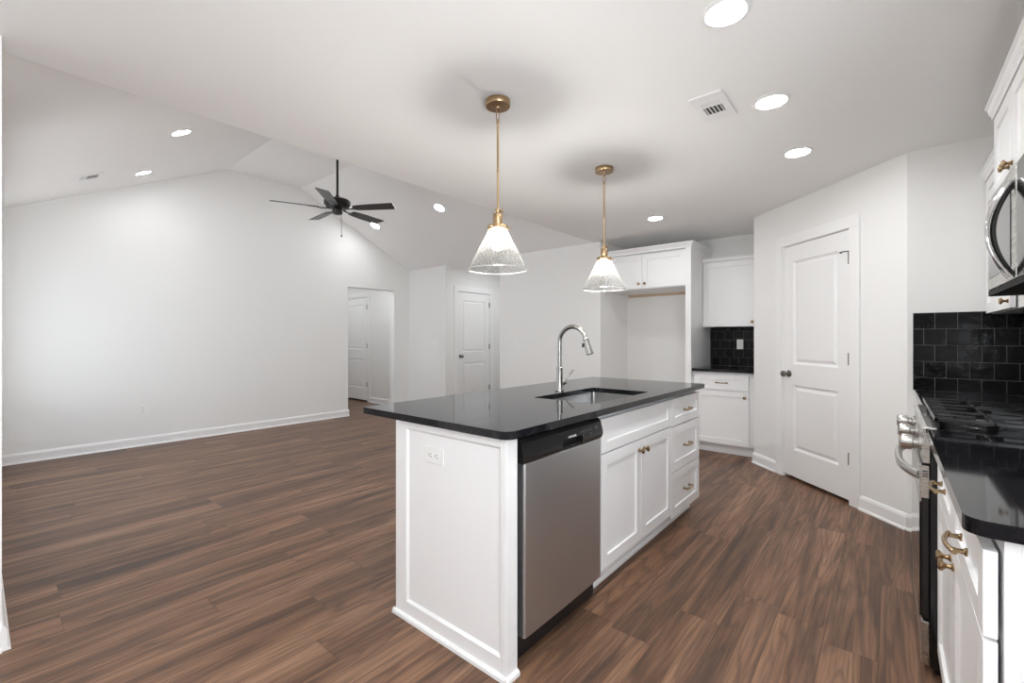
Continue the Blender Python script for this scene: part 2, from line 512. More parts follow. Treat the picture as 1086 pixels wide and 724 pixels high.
# angled pantry wall, local a runs from the return corner to the left corner
LW = math.hypot(DX - EX, DY - EY)
MD = frame((EX, EY, 0), (-0.70711, 0.70711, 0), (-0.70711, -0.70711, 0))
PD0, PD1, PDZ = 0.447, 1.160, 2.066
b = MB(MD)
def wseg(b, a0, a1, c0, c1):
    s0 = 0.0 if a0 > 0 else 0.041; s1 = 0.0 if a1 < LW else 0.041
    A = [(a0, 0), (a1, 0), (a1 - s1 - (0.0), -0.1), (a0 + s0, -0.1)]
    lo = [b.v((p[0], p[1], c0)) for p in A]; hi = [b.v((p[0], p[1], c1)) for p in A]
    b.f(lo); b.f(hi)
    for i in range(4): b.f([lo[i], lo[(i + 1) % 4], hi[(i + 1) % 4], hi[i]])
wseg(b, 0, PD0 - 0.02, 0, H); wseg(b, PD1 + 0.02, LW, 0, H); wseg(b, PD0 - 0.02, PD1 + 0.02, PDZ + 0.02, H)
struct(b.build('wall_pantry_angled', wall_m))
b = MB(); b.box(EX, XR, EY, EY + 0.1, 0, H); struct(b.build('wall_return', wall_m))
KY0, KY1 = -1.4, 0.75
b = MB(); b.box(XR, XR + T, YK - T, KY0, 0, H); b.box(XR, XR + T, KY1, EY + 0.1, 0, H); b.box(XR, XR + T, KY0, KY1, 0, 0.85); b.box(XR, XR + T, KY0, KY1, 2.15, H); struct(b.build('wall_range', wall_m))
b = MB(); b.box(EX + 0.55, EX + 0.6, EY + .1, YB + T, 0, H); b.box(DX + .1, EX + .6, YB + .01, YB + T, 0, H); struct(b.build('wall_pantry_interior', wall_m))
# wall behind the camera
b = MB(); b.box(-2.72 - T, XR, YK - T, YK, 0, H)
struct(b.build('wall_dining', wall_m))
b = MB(); b.box(-2.72 - T, -2.72, YK, YS - T, 0, H); struct(b.build('wall_dining_left', wall_m))
LX0, LX1 = -6.25, -4.05
b = MB()
b.box(XL, LX0, YS - T, YS, 0, H + .01); b.box(LX1, -2.72, YS - T, YS, 0, H + .01); b.box(LX0, LX1, YS - T, YS, 0, 0.5); b.box(LX0, LX1, YS - T, YS, 2.2, H + .01)
struct(b.build('wall_living_south', wall_m))


def window(name, x0, x1, z0, z1, y):
    b = MB()
    for q in ((x0, x0 + .05, z0, z1), (x1 - .05, x1, z0, z1), (x0, x1, z0, z0 + .05), (x0, x1, z1 - .05, z1), ((x0 + x1) / 2 - .03, (x0 + x1) / 2 + .03, z0, z1), (x0, x1, (z0 + z1) / 2 - .02, (z0 + z1) / 2 + .02)):
        b.box(q[0], q[1], y - .08, y - .02, q[2], q[3])
    b.box(x0 - .002, x1 + .002, y - .02, y - .0005, z0 - .001, z0 + .012)
    o = struct(b.build(name, trim_m))
    p = MB(); p.box(x0 + .02, x1 - .02, y - .052, y - .048, z0 + .02, z1 - .02); p.build('pane', pane_m, o)
def window_side(name, y0, y1, z0, z1, x):
    b = MB()
    for q in ((y0, y0 + .05, z0, z1), (y1 - .05, y1, z0, z1), (y0, y1, z0, z0 + .05), (y0, y1, z1 - .05, z1), ((y0 + y1) / 2 - .03, (y0 + y1) / 2 + .03, z0, z1), (y0, y1, (z0 + z1) / 2 - .02, (z0 + z1) / 2 + .02)):
        b.box(x + .02, x + .08, q[0], q[1], q[2], q[3])
    b.box(x - .03, x + .02, y0 - .05, y1 + .05, z0 - .02, z0 + .005)
    o = struct(b.build(name, trim_m))
    p = MB(); p.box(x + .048, x + .052, y0 + .02, y1 - .02, z0 + .02, z1 - .02); p.build('pane', pane_m, o)
window_side('window_added_1', KY0, KY1, 0.85, 2.15, XR)  # unseen window, added to let fill light reach the island
window('window_added_2', LX0, LX1, 0.5, 2.2, YS)  # unseen window, added to let fill light into the living room

# hall beyond the opening
HY = 4.95; HDX0, HDX1 = -8.66, -7.815
b = MB(); b.box(-9.2, HDX0 - .02, HY, HY + .1, 0, H); b.box(HDX1 + .02, XL - T, HY, HY + .1, 0, H); b.box(HDX0 - .02, HDX1 + .02, HY, HY + .1, 2.06, H)
struct(b.build('wall_hall_north', wall_m))
b = MB(); b.box(-9.2, XL - T, 3.4, 3.5, 0, H); struct(b.build('wall_hall_south', wall_m))
b = MB(); b.box(-9.3, -9.2, 3.4, 5.05, 0, H); struct(b.build('wall_hall_end', wall_m))

# baseboards
BH, BT = 0.105, 0.014
def base_run(name, M, runs):
    b = MB(M)
    for a0, a1 in runs:
        A = [(0, 0), (BT, 0), (BT, BH - 0.022), (BT - 0.006, BH - 0.006), (0.004, BH), (0, BH)]
        lo = [b.v((a0, p[0], p[1])) for p in A]; hi = [b.v((a1, p[0], p[1])) for p in A]
        b.f(lo); b.f(hi)
        for i in range(6): b.f([lo[i], lo[(i + 1) % 6], hi[(i + 1) % 6], hi[i]])
        A = [(BT, 0), (BT + .011, 0), (BT + .009, .012), (BT, .018)]
        lo = [b.v((a0, p[0], p[1])) for p in A]; hi = [b.v((a1, p[0], p[1])) for p in A]
        b.f(lo); b.f(hi)
        for i in range(4): b.f([lo[i], lo[(i + 1) % 4], hi[(i + 1) % 4], hi[i]])
    return struct(b.build(name, trim_m))
base_run('baseboard_living', frame((XL, 0, 0), (0, 1, 0), (1, 0, 0)), [(YS, OY0 + BT), (OY1 - BT, YN)])
base_run('baseboard_opening_left', frame((0, OY0, 0), (1, 0, 0), (0, 1, 0)), [(XL - T, XL)])
base_run('baseboard_opening_right', frame((0, OY1, 0), (1, 0, 0), (0, -1, 0)), [(XL - T, XL)])
base_run('baseboard_north_living', frame((0, YN, 0), (1, 0, 0), (0, -1, 0)), [(XL, XA + BT)])
base_run('baseboard_alcove_left', frame((XA, 0, 0), (0, 1, 0), (1, 0, 0)), [(YN - BT, AD0 - .10), (AD1 + .10, YA)])
base_run('baseboard_alcove_back', frame((0, YA, 0), (1, 0, 0), (0, -1, 0)), [(XA, XA2)])
base_run('baseboard_north_kitchen', frame((0, YN, 0), (1, 0, 0), (0, -1, 0)), [(XA2 - BT, XN + BT)])
base_run('baseboard_refrigerator', frame((0, YB, 0), (1, 0, 0), (0, -1, 0)), [(XN, -1.75)])
base_run('baseboard_niche_side', frame((XN, 0, 0), (0, 1, 0), (1, 0, 0)), [(YN - BT, YB)])
base_run('baseboard_pantry', MD, [(-0.006, PD0 - .098), (PD1 + .098, LW + .006)])
base_run('baseboard_return', frame((0, EY, 0), (1, 0, 0), (0, -1, 0)), [(EX - .006, 0.17)])
base_run('baseboard_hall_north', frame((0, HY, 0), (1, 0, 0), (0, -1, 0)), [(HDX1 + .1, XL - T), (-9.2, HDX0 - .1)])
base_run('baseboard_living_south', frame((0, YS, 0), (1, 0, 0), (0, 1, 0)), [(XL, -2.72 + BT)])
base_run('baseboard_dining_left', frame((-2.72, 0, 0), (0, 1, 0), (1, 0, 0)), [(YK, YS)])
base_run('baseboard_dining', frame((0, YK, 0), (1, 0, 0), (0, 1, 0)), [(-2.72, XR)])
base_run('baseboard_range_wall', frame((XR, 0, 0), (0, 1, 0), (-1, 0, 0)), [(YK, 1.19)])


# ------------------------------------------------------------------ doors and casings
trim_no = [0]
def casing(M, a0, a1, ztop, w=0.088):
    trim_no[0] += 1
    b = MB(M)
    b.box(a0 - w - .008, a0 - .008, 0, .016, 0, ztop + .008); b.box(a1 + .008, a1 + w + .008, 0, .016, 0, ztop + .008)
    b.box(a0 - w - .008, a1 + w + .008, 0, .016, ztop + .008, ztop + .008 + w)
    # jambs
    b.box(a0 - .018, a0 - .003, -.095, .001, 0, ztop + .018); b.box(a1 + .003, a1 + .018, -.095, .001, 0, ztop + .018); b.box(a0 - .003, a1 + .003, -.095, .001, ztop + .004, ztop + .018)
    return struct(b.build('trim_%d' % trim_no[0], trim_m, bevel=0.003))


def panel_door(name, M, a0, a1, z0, z1, knob_a, hinge_a, knob=True, bump_stop=False, hingez=(0.34, 1.09, 1.85), back=-0.005, hinge_r=.0065):
    wdt = a1 - a0; st = 0.118 if wdt > 0.75 else 0.112
    b = MB(M)
    b.slab(a0, a1, z0, z1, back - .035, back, [(a0 + st, a1 - st, z0 + 0.235, z0 + 0.805), (a0 + st, a1 - st, z0 + 0.99, z1 - 0.14)],
           [(0.004, 0.004), (0.016, 0.012), (0.022, 0.0125), (0.045, 0.003)])
    d = struct(b.build(name, door_m, bevel=0.0015))
    if knob:
        k = MB(M)
        k.lathe([(0.030, 0), (0.031, 0.004), (0.026, 0.009), (0.012, 0.012), (0.010, 0.032), (0.014, 0.038), (0.025, 0.046), (0.028, 0.056), (0.025, 0.066), (0.014, 0.072), (0, 0.073)], (knob_a, back, 0.93), (0, 1, 0), 24)
        k.build('door_knob', knobm, d)
    for hz in hingez:
        h = MB(M)
        h.lathe([(hinge_r, -.046), (hinge_r, .046)], (hinge_a, back + .006, hz), (0, 0, 1), 10)
        h.box(hinge_a - .013, hinge_a + .013, back - .002, back + .0015, hz - .045, hz + .045)
        h.build('hinge', hinge_m, d)
    if bump_stop:
        sgn = 1 if knob_a > hinge_a else -1
        h = MB(M)
        h.tube([(hinge_a, back + .008, hingez[2] + .05), (hinge_a + sgn * .03, back + .03, hingez[2] + .05), (hinge_a + sgn * .052, back + .036, hingez[2] + .046)], .004, 8)
        h.lathe([(0.007, 0), (0.007, .012), (0, .013)], (hinge_a + sgn * .05, back + .034, hingez[2] + .046), (sgn * .4, -1, 0), 10)
        h.build('hinge_stop', hinge_m, d)
    return d

panel_door('door_1', MD, PD0, PD1, 0.028, 2.062, PD1 - 0.06, PD0 + 0.005, bump_stop=True, hinge_r=.0085)
casing(MD, PD0, PD1, PDZ - 0.004)
MA = frame((XA, 0, 0), (0, 1, 0), (1, 0, 0))
panel_door('door_2', MA, AD0, AD1, 0.012, 2.04, AD0 + 0.06, AD1 + .004)
casing(MA, AD0, AD1, 2.042)
MHL = frame((0, HY, 0), (1, 0, 0), (0, -1, 0))
panel_door('door_3', MHL, HDX0, HDX1 - .006, 0.03, 2.04, HDX0 + 0.06, HDX1 + .001, back=.012)
b = MB(); b.box(-9.2, XL - T, HY + .1, HY + .14, 0, H); struct(b.build('wall_hall_light_block', gap_m))  # added dark sheet behind the hall door, stops light leaking under it
casing(MHL, HDX0, HDX1, 2.042)


# ------------------------------------------------------------------ hardware and cabinets
def add_knob(parent, M, a, bfront, c):
    k = MB(M)
    k.lathe([(0.0105, 0), (0.0105, .003), (0.0065, .006), (0.0055, .014), (0.010, .019), (0.0155, .023), (0.0155, .028), (0.011, .032), (0, .033)], (a, bfront, c), (0, 1, 0), 20)
    return k.build('knob', brass_m, parent)


def add_pull(parent, M, a, bfront, c, L=0.128):
    k = MB(M); h = L / 2
    for sg in (-1, 1):
        k.lathe([(0.0095, 0), (0.0095, .003), (0.006, .006), (0.005, .018), (0.0065, .022)], (a + sg * (h - .014), bfront, c), (0, 1, 0), 14)
    path, rad = [], []
    for i in range(17):
        u = -1 + 2 * i / 16
        path.append((a + u * h, bfront + .022 + .012 * (1 - u * u), c)); rad.append(0.0062 - 0.0012 * (1 - abs(u)))
    k.tube(path, rad, 10)
    return k.build('pull', brass_m, parent)


GRP_DOOR = [(0.003, 0.0), (0.006, 0.009), (0.012, 0.009)]
def front(root, M, kind, a0, a1, c0, c1, hw=None, rail=0.058, th=0.02):
    b = MB(M)
    rl = min(rail, (c1 - c0) * 0.30)
    b.slab(a0, a1, c0, c1, -th, 0.0, [(a0 + rail, a1 - rail, c0 + rl, c1 - rl)], [(0.002, 0.009)])
    d = b.build(kind, cab_m, root, bevel=0.0012)
    if hw:
        if hw[0] == 'knob': add_knob(d, M, hw[1], 0, hw[2])
        else: add_pull(d, M, hw[1], 0, hw[2])
    return d


def cabinet(name, label, M, Wd, D, z0, z1, fronts, group=None, toe=None, hollow=False, crown=None, shoe=False):
    """front plane of the doors at b=0; carcass behind it"""
    loc = M @ Vector((Wd / 2, -D / 2, z0 if toe is None else 0))
    root = thing(name, label, 'cabinet', loc, group)
    b = MB(M)
    bz = z0 if toe is None else toe
    if hollow:
        b.box(0, .018, -D, -.027, bz, z1); b.box(Wd - .018, Wd, -D, -.027, bz, z1); b.box(.018, Wd - .018, -D, -D + .018, bz, z1)
        b.box(.018, Wd - .018, -.042, -.027, bz, z1); b.box(.018, Wd - .018, -D + .018, -.042, bz, bz + .018)
    else:
        b.box(0, Wd, -D, -.027, bz, z1)
    if toe is not None:
        b.box(0.0, Wd, -D, -.080, 0.0, toe + .001)
    b.build('body', cab_m, root, bevel=0.0012)
    for f in fronts: front(root, M, *f)
    if shoe:
        s = MB(M); s.prism([(-.08, 0), (-.068, 0), (-.069, .012), (-.08, .018)], 'x', 0, Wd); s.build('shoe_molding', trim_m, root)
    if crown:
        k = MB(M); ch, cp, ends = crown
        prof = [(-.03, z1 - .012), (.004, z1 - .012), (.006, z1 + .006), (.014, z1 + .016), (cp - .008, z1 + ch - .014), (cp, z1 + ch - .010), (cp, z1 + ch), (-.03, z1 + ch)]
        k.prism(prof, 'x', -(cp if ends[0] else 0), Wd + (cp if ends[1] else 0))
        for e, on in ((0, ends[0]), (1, ends[1])):
            if on:
                x0 = (-cp, 0.0) if e == 0 else (Wd, Wd + cp)
                k.box(x0[0], x0[1], -D, -.03, z1 + ch - .012, z1 + ch)
                x1 = (-.012, 0.0) if e == 0 else (Wd, Wd + .012)
                k.box(x1[0], x1[1], -D, -.03, z1 - .01, z1 + ch - .012)
        k.build('crown', cab_m, root)
    return root


# ------------------------------------------------------------------ island
FX = -1.06
MI = frame((FX, 1.938, 0), (0, 1, 0), (1, 0, 0))
IH = 0.884
g = 0.0025
sw = 0.913
cabinet('base_cabinet', 'white sink cabinet in the island with a false front over two knobbed doors', MI, sw, 0.64, 0, 0.878,
        [('drawer_front', g, sw - g, 0.690, 0.856, None), ('door', g, sw / 2 - g, 0.125, 0.683, ('knob', sw / 2 - .034, 0.628)), ('door', sw / 2 + g, sw - g, 0.125, 0.683, ('knob', sw / 2 + .034, 0.628))], toe=0.105, shoe=True, hollow=True)
MI2 = frame((FX, 1.938 + sw, 0), (0, 1, 0), (1, 0, 0))
dw = 0.545
cabinet('base_cabinet', 'white three-drawer cabinet at the far end of the island', MI2, dw, 0.64, 0, 0.878,
        [('drawer', g, dw - g, 0.681, 0.856, ('pull', dw / 2, .768)), ('drawer', g, dw - g, 0.388, 0.674, ('pull', dw / 2, .531)), ('drawer', g, dw - g, 0.095, 0.381, ('pull', dw / 2, .238))], toe=0.09, shoe=True)

# end panel, pilaster and back panel
root = thing('island_panel', 'white recessed end panel with corner post closing the near end of the island', 'cabinet panel', (-1.4, 1.26, 0))
PX0, PX1, PY = -1.725, -1.084, 1.238
ME = frame((0, PY, 0), (1, 0, 0), (0, -1, 0))
b = MB(ME); b.slab(PX0, PX1, 0.0, IH, -.03, 0, [(PX0 + .078, PX1 - .006, 0.078, IH - 0.035)], [(0.010, 0.009)])
b.build('end_panel', cab_m, root, bevel=0.001)
b = MB(); b.box(-1.082, FX, PY - .001, 1.300, 0, IH); b.box(-1.10, -1.083, PY + .03, 1.300, 0, IH); b.build('corner_post', cab_m, root, bevel=0.0015)
b = MB(); b.box(PX0, PX0 + .02, PY + .03, 3.396, 0, IH); b.build('back_panel', cab_m, root, bevel=0.001)
b = MB()
b.prism([(PY, 0), (PY - .013, 0), (PY - .012, .013), (PY - .006, .020), (PY, .021)], 'x', PX0 - .012, FX + .0)
b.prism([(FX, 0), (FX + .013, 0), (FX + .012, .013), (FX + .006, .020), (FX, .021)], 'y', PY - .012, 1.300)
b.prism([(PX0, 0), (PX0 - .013, 0), (PX0 - .012, .013), (PX0 - .006, .020), (PX0, .021)], 'y', PY - .012, 3.396)
b.build('shoe_molding', trim_m, root)


def countertop(name, label, outline, hole, z0, z1, mat=None, bev=0.004):
    bm = bmesh.new()
    def loop(pts):
        vs = [bm.verts.new((p[0], p[1], z1)) for p in pts]
        return [bm.edges.new((vs[i], vs[(i + 1) % len(vs)])) for i in range(len(vs))]
    es = loop(outline)
    if hole: es += loop(hole)
    bmesh.ops.triangle_fill(bm, edges=es, use_beauty=True)
    r = bmesh.ops.extrude_face_region(bm, geom=list(bm.faces))
    bmesh.ops.translate(bm, vec=(0, 0, z0 - z1), verts=[v for v in r['geom'] if isinstance(v, bmesh.types.BMVert)])
    b = MB(); b.bm.free(); b.bm = bm
    cx = sum(p[0] for p in outline) / len(outline); cy = sum(p[1] for p in outline) / len(outline)
    o = b.build(name, stone_m, base=(cx, cy, z0), bevel=bev, seg=2)
    o.modifiers['bevel'].angle_limit = R(50)
    return tag(o, label, 'countertop')


def rrect(x0, x1, y0, y1, r, n=8):
    out = []
    for cx, cy, a in ((x1 - r[0], y0 + r[0], -90), (x1 - r[1], y1 - r[1], 0), (x0 + r[2], y1 - r[2], 90), (x0 + r[3], y0 + r[3], 180)):
        k = (0 if cx > (x0 + x1) / 2 and cy < (y0 + y1) / 2 else 1 if cx > (x0 + x1) / 2 else 2 if cy > (y0 + y1) / 2 else 3)
        rr = r[k]
        for i in range(n + 1):
            t_ = R(a + 90 * i / n); out.append((cx + rr * math.cos(t_), cy + rr * math.sin(t_)))
    return out

SX0, SX1, SY0, SY1 = -1.535, -1.14, 2.022, 2.69
countertop('countertop', 'long black granite island countertop holding the sink and faucet',
           rrect(-1.96, -1.031, 1.212, 3.43, (0.045, 0.006, 0.006, 0.012)), rrect(SX0, SX1, SY0, SY1, (.018, .018, .018, .018), 5), IH, 0.914)

# sink
root = thing('sink', 'undermount stainless steel sink bowl set in the island countertop', 'sink', ((SX0 + SX1) / 2, (SY0 + SY1) / 2, 0.674))
b = MB()
def ring(ins, z, r):
    return [b.v((p[0], p[1], z)) for p in rrect(SX0 + ins, SX1 - ins, SY0 + ins, SY1 - ins, (r,) * 4, 5)]
rs = [ring(-.022, .8835, .02), ring(-.004, .8835, .022), ring(-.003, .876, .022), ring(.004, .70, .024), ring(.014, .684, .03), ring(.03, .678, .03)]
for a_, c_ in zip(rs, rs[1:]):
    n = len(a_)
    for i in range(n): b.f([a_[i], a_[(i + 1) % n], c_[(i + 1) % n], c_[i]], True)
b.f(rs[-1])
o = b.build('bowl', pm('sink_steel', (0.36, 0.36, 0.355), 0.30, 1.0), root)
s_ = o.modifiers.new('solid', 'SOLIDIFY'); s_.thickness = 0.0015
b = MB(); b.lathe([(0.057, .6785), (0.055, .6815), (0.045, .682), (0.040, .679), (0.012, .678), (0.010, .690), (0, .691)], ((SX0 + SX1) / 2 - .03, (SY0 + SY1) / 2, 0), (0, 0, 1), 24)
b.build('drain', chrome_m, root)

# faucet
fx_, fy_ = -1.606, 2.394
root = thing('faucet', 'brushed nickel pull-down gooseneck faucet behind the island sink', 'faucet', (fx_, fy_, 0.914))
b = MB()
b.lathe([(0.029, .914), (0.029, .920), (0.0255, .925), (0.0225, .955), (0.0205, .99), (0.0195, 1.035), (0.0200, 1.055), (0.0200, 1.059), (0.0165, 1.062)], (fx_, fy_, 0), (0, 0, 1), 28)
b.build('body', nickel_m, root)
b = MB()
path = [(fx_, fy_, 1.05), (fx_, fy_, 1.12), (fx_, fy_, 1.20)]
ra = 0.096; zc = 1.222
for i in range(0, 23):
    th = R(180 - 166 * i / 22); path.append((fx_ + ra + ra * math.cos(th), fy_, zc + ra * math.sin(th)))
b.tube(path, 0.0135, 14); b.build('spout', nickel_m, root)
pe = Vector(path[-1]); dr = (Vector(path[-1]) - Vector(path[-2])).normalized()
b = MB()
b.lathe([(0.0140, -.004), (0.0165, 0), (0.0172, .012), (0.0185, .05), (0.0225, .095), (0.0225, .101), (0.017, .1015), (0.0, .1005)], pe, dr, 22)
b.build('spray_head', nickel_m, root)
b = MB(); b.lathe([(.0178, .0), (.0178, .003)], pe + dr * .008, dr, 22); b.box(pe.x - .022, pe.x - .012, pe.y - .005, pe.y + .005, pe.z - .055, pe.z - .03); b.build('spray_button', black_m, root)
b = MB()
b.lathe([(0.0150, 0), (0.0165, .012), (0.0165, .034), (0.014, .044), (0, .046)], (fx_, fy_ + .016, .962), (0, 1, 0.0), 18)
b.tube([(fx_, fy_ + .050, .968), (fx_ + .004, fy_ + .085, .995), (fx_ + .010, fy_ + .118, 1.022), (fx_ + .014, fy_ + .140, 1.040)], [.0065, .0055, .005, .0052], 10)
b.build('handle', nickel_m, root)

# dishwasher
Y0, Y1 = 1.308, 1.932
root = thing('dishwasher', 'stainless steel dishwasher with black control strip built into the island', 'dishwasher', (-1.36, (Y0 + Y1) / 2, 0))
b = MB(); b.box(-1.66, -1.091, Y0 + .002, Y1 - .002, 0.10, 0.862); b.box(-1.66, -1.14, Y0 + .002, Y1 - .002, 0.0, 0.10); b.build('tub', gap_m, root)
b = MB(); 
# door skin with softly rolled side edges
dx_, r_ = -1.056, .010
pf = [(-1.090, 1.338), (dx_ - r_, 1.338)] + [(dx_ - r_ + r_ * math.sin(R(a_)), 1.338 + r_ - r_ * math.cos(R(a_))) for a_ in range(15, 91, 15)] + [(dx_ + .0022, 1.50), (dx_ + .003, 1.635), (dx_ + .0022, 1.77)] + [(dx_ - r_ + r_ * math.cos(R(a_)), 1.928 - r_ + r_ * math.sin(R(a_))) for a_ in range(0, 91, 15)] + [(-1.090, 1.928)]
b.prism(pf, 'z', 0.108, 0.771, smooth=True)
b.build('door', steelb_m, root, bevel=0.002)
b = MB()
prof = [(-1.090, .866), (-1.072, .866), (-1.058, .850), (-1.046, .806), (-1.046, .792), (-1.054, .774), (-1.090, .774)]
# strip with a scooped grip pocket in the middle
b.prism(prof, 'y', 1.322, 1.585); b.prism(prof, 'y', 1.745, Y1 - .002)
b.prism([(-1.090, .866), (-1.072, .866), (-1.058, .850), (-1.0495, .818), (-1.076, .812), (-1.080, .790), (-1.056, .785), (-1.058, .774), (-1.090, .774)], 'y', 1.585, 1.745)
cpan = b.build('control_panel', black_m, root, bevel=0.0015)
b = MB(); b.box(-1.11, -1.100, Y0 + .002, Y1 - .002, .008, .098); b.build('toe_plate', black_m, root)


def lettering(body, size, M, mat, parent, name='lettering'):
    cu = bpy.data.curves.new('txt', 'FONT'); cu.body = body; cu.size = size; cu.extrude = 0.0003; cu.align_x = 'LEFT'
    tmp = bpy.data.objects.new('txt', cu); COL.objects.link(tmp)
    bpy.context.view_layer.update()
    dg = bpy.context.evaluated_depsgraph_get()
    me = bpy.data.meshes.new_from_object(tmp.evaluated_get(dg)); bpy.data.objects.remove(tmp)
    me.transform(M); r = parent
    while r.parent: r = r.parent
    me.transform(Matrix.Translation(-Vector(r.location)))
    me.materials.clear(); me.materials.append(mat)
    o = bpy.data.objects.new(name, me); COL.objects.link(o); o.parent = parent
    return o
nrm = Vector((0.044, 0, 0.012)).normalized(); upv = Vector((-0.012, 0, 0.044)).normalized()
def strip(y, f, lift=0.0004):
    p = Vector((-1.046, y, .806)).lerp(Vector((-1.058, y, .850)), f) + nrm * lift
    return Matrix(((0, upv.x, nrm.x, p.x), (1, upv.y, nrm.y, p.y), (0, upv.z, nrm.z, p.z), (0, 0, 0, 1)))
lettering('FRIGIDAIRE', 0.0125, strip(1.634, 0.30), white_mark_m, cpan)
for yy, kind in ((1.738, 'l'), (1.757, 'o'), (1.778, 'l'), (1.803, 'l'), (1.822, 'l'), (1.868, 's'), (1.745, 'b'), (1.812, 'b')):
    mk = MB(strip(yy, .52 if kind != 'b' else .12))
    if kind == 'l':
        mk.box(0, .008, 0, .0012, 0, .0003); mk.box(0, .006, .0035, .0047, 0, .0003); mk.box(0, .0045, -.0045, -.0033, 0, .0003)
    elif kind == 'o':
        mk.tube([(.004 + .0042 * math.cos(k * .5236), .0042 * math.sin(k * .5236), .0001) for k in range(12)], .0005, 4, True)
    elif kind == 's':
        mk.box(0, .014, .004, .0065, 0, .0003); mk.box(.003, .011, -.001, .001, 0, .0003); mk.box(.005, .009, -.006, -.004, 0, .0003)
    else:
        mk.box(0, .010, 0, .0015, 0, .0003); mk.box(0, .007, .003, .004, 0, .0003)
    mk.build('button_marking', grey_mark_m, cpan)


# wall plates -------------------------------------------------------
def outlet(label, M, horizontal=False, deco=False, base_b=0.0, group=None):
    loc = M @ Vector((0, base_b, 0))
    root = thing('outlet', label, 'outlet', loc, group)
    w, h = (.0575, .035) if horizontal else (.035, .0575)
    b = MB(M); b.box(-w, w, base_b, base_b + .005, -h, h); b.build('cover_plate', plate_m, root, bevel=0.002)
    def P(u, v): return (u, v) if not horizontal else (v, u)
    for k in (-1, 1):
        c = k * .0195
        b = MB(M); s = MB(M)
        pts = []
        for i in range(16):
            a_ = 2 * math.pi * i / 16
            pts.append((max(-.0135, min(.0135, .0165 * math.cos(a_))), c + max(-.0165, min(.0165, .0165 * math.sin(a_)))))
        b.prism([P(*p) for p in pts], 'y', base_b + .005, base_b + .0068)
        for (u0, u1, v0, v1) in ((-.0075, -.0050, -.001, .008), (.0050, .0075, -.001, .006)):
            a0, a1 = P(u0, c + v0), P(u1, c + v1)
            s.box(min(a0[0], a1[0]), max(a0[0], a1[0]), base_b + .0066, base_b + .0073, min(a0[1], a1[1]), max(a0[1], a1[1]))
        a0 = P(0, c - .0085); s.lathe([(.0026, 0), (.0026, .0007)], (a0[0], base_b + .0066, a0[1]), (0, 1, 0), 10)
        f_ = b.build('receptacle', plate_m, root); s.build('slots', slot_m, f_)
    return root


def switch(label, M, gangs=1):
    root = thing('light_switch', label, 'switch', M @ Vector((0, 0, 0)))
    w = .035 + .023 * (gangs - 1)
    b = MB(M); b.box(-w, w, 0, .005, -.0575, .0575); b.build('cover_plate', plate_m, root, bevel=0.002)
    for i in range(gangs):
        a_ = (i - (gangs - 1) / 2) * .046
        r_ = MB(M); r_.prism([(.005, -.033), (.0095, -.033), (.0065, .0), (.0075, .033), (.005, .033)], 'x', a_ - .0165, a_ + .0165); r_.build('rocker', plate_m, root, bevel=.0008)
    return root

outlet('white outlet on its side on the white end panel of the island', frame((-1.466, PY + .009, .755), (1, 0, 0), (0, -1, 0)), True)
outlet('white outlet low on the long living room wall, nearer the left end', frame((XL, 1.27, .42), (0, 1, 0), (1, 0, 0)))
outlet('white outlet low on the long living room wall, nearer the hall opening', frame((XL, 3.293, .455), (0, 1, 0), (1, 0, 0)))
outlet('white outlet low beside the alcove under the triple switch', frame((-6.136, YN, .402), (1, 0, 0), (0, -1, 0)))
outlet('white outlet on the bare wall of the empty refrigerator space', frame((-2.442, YB, 1.18), (1, 0, 0), (0, -1, 0)))
outlet('white outlet on the black tile above the short back counter', frame((-1.345, YB - .010, 1.173), (1, 0, 0), (0, -1, 0)))
switch('white triple switch on the narrow wall left of the alcove door', frame((-5.94, YN, 1.171), (1, 0, 0), (0, -1, 0)), 3)
switch('white double switch on the wide wall behind the island faucet', frame((-4.114, YN, 1.169), (1, 0, 0), (0, -1, 0)), 2)

# ------------------------------------------------------------------ refrigerator space and back counter
FY = 5.10
MF = frame((XN + .002, FY + .02, 0), (1, 0, 0), (0, -1, 0))
fw = -1.742 - XN - .002
cabinet('wall_cabinet', 'white two-door cabinet high over the empty refrigerator space', MF, fw, YB - FY - .022, 1.832, 2.2555,
        [('door', .012, fw / 2 - g, 1.842, 2.235, ('knob', fw / 2 - .038, 1.895)), ('door', fw / 2 + g, fw - .004, 1.842, 2.235, ('knob', fw / 2 + .038, 1.895))], crown=None)
b = MB(); b.box(XN + .03, -1.75, YB - .022, YB - .0005, 1.800, 1.8318)
raw = b.build('mounting_cleat', raw_m, [o for o in bpy.data.objects if o.get('label', '').startswith('white two-door cabinet high over')][0])
root = thing('refrigerator_panel', 'tall white side panel standing between the refrigerator space and the back counter', 'cabinet panel', (-1.71, 5.45, 0))
b = MB(); b.box(-1.741, -1.680, FY, FY + .02, 0, 2.2555); b.build('face_stile', cab_m, root, bevel=.0015)
b = MB(); b.box(-1.700, -1.681, FY + .02, YB - .002, 0, 2.2555); b.box(-1.741, -1.7215, FY + .021, YB - .002, 0, 2.2555); b.build('side_panel', cab_m, root)
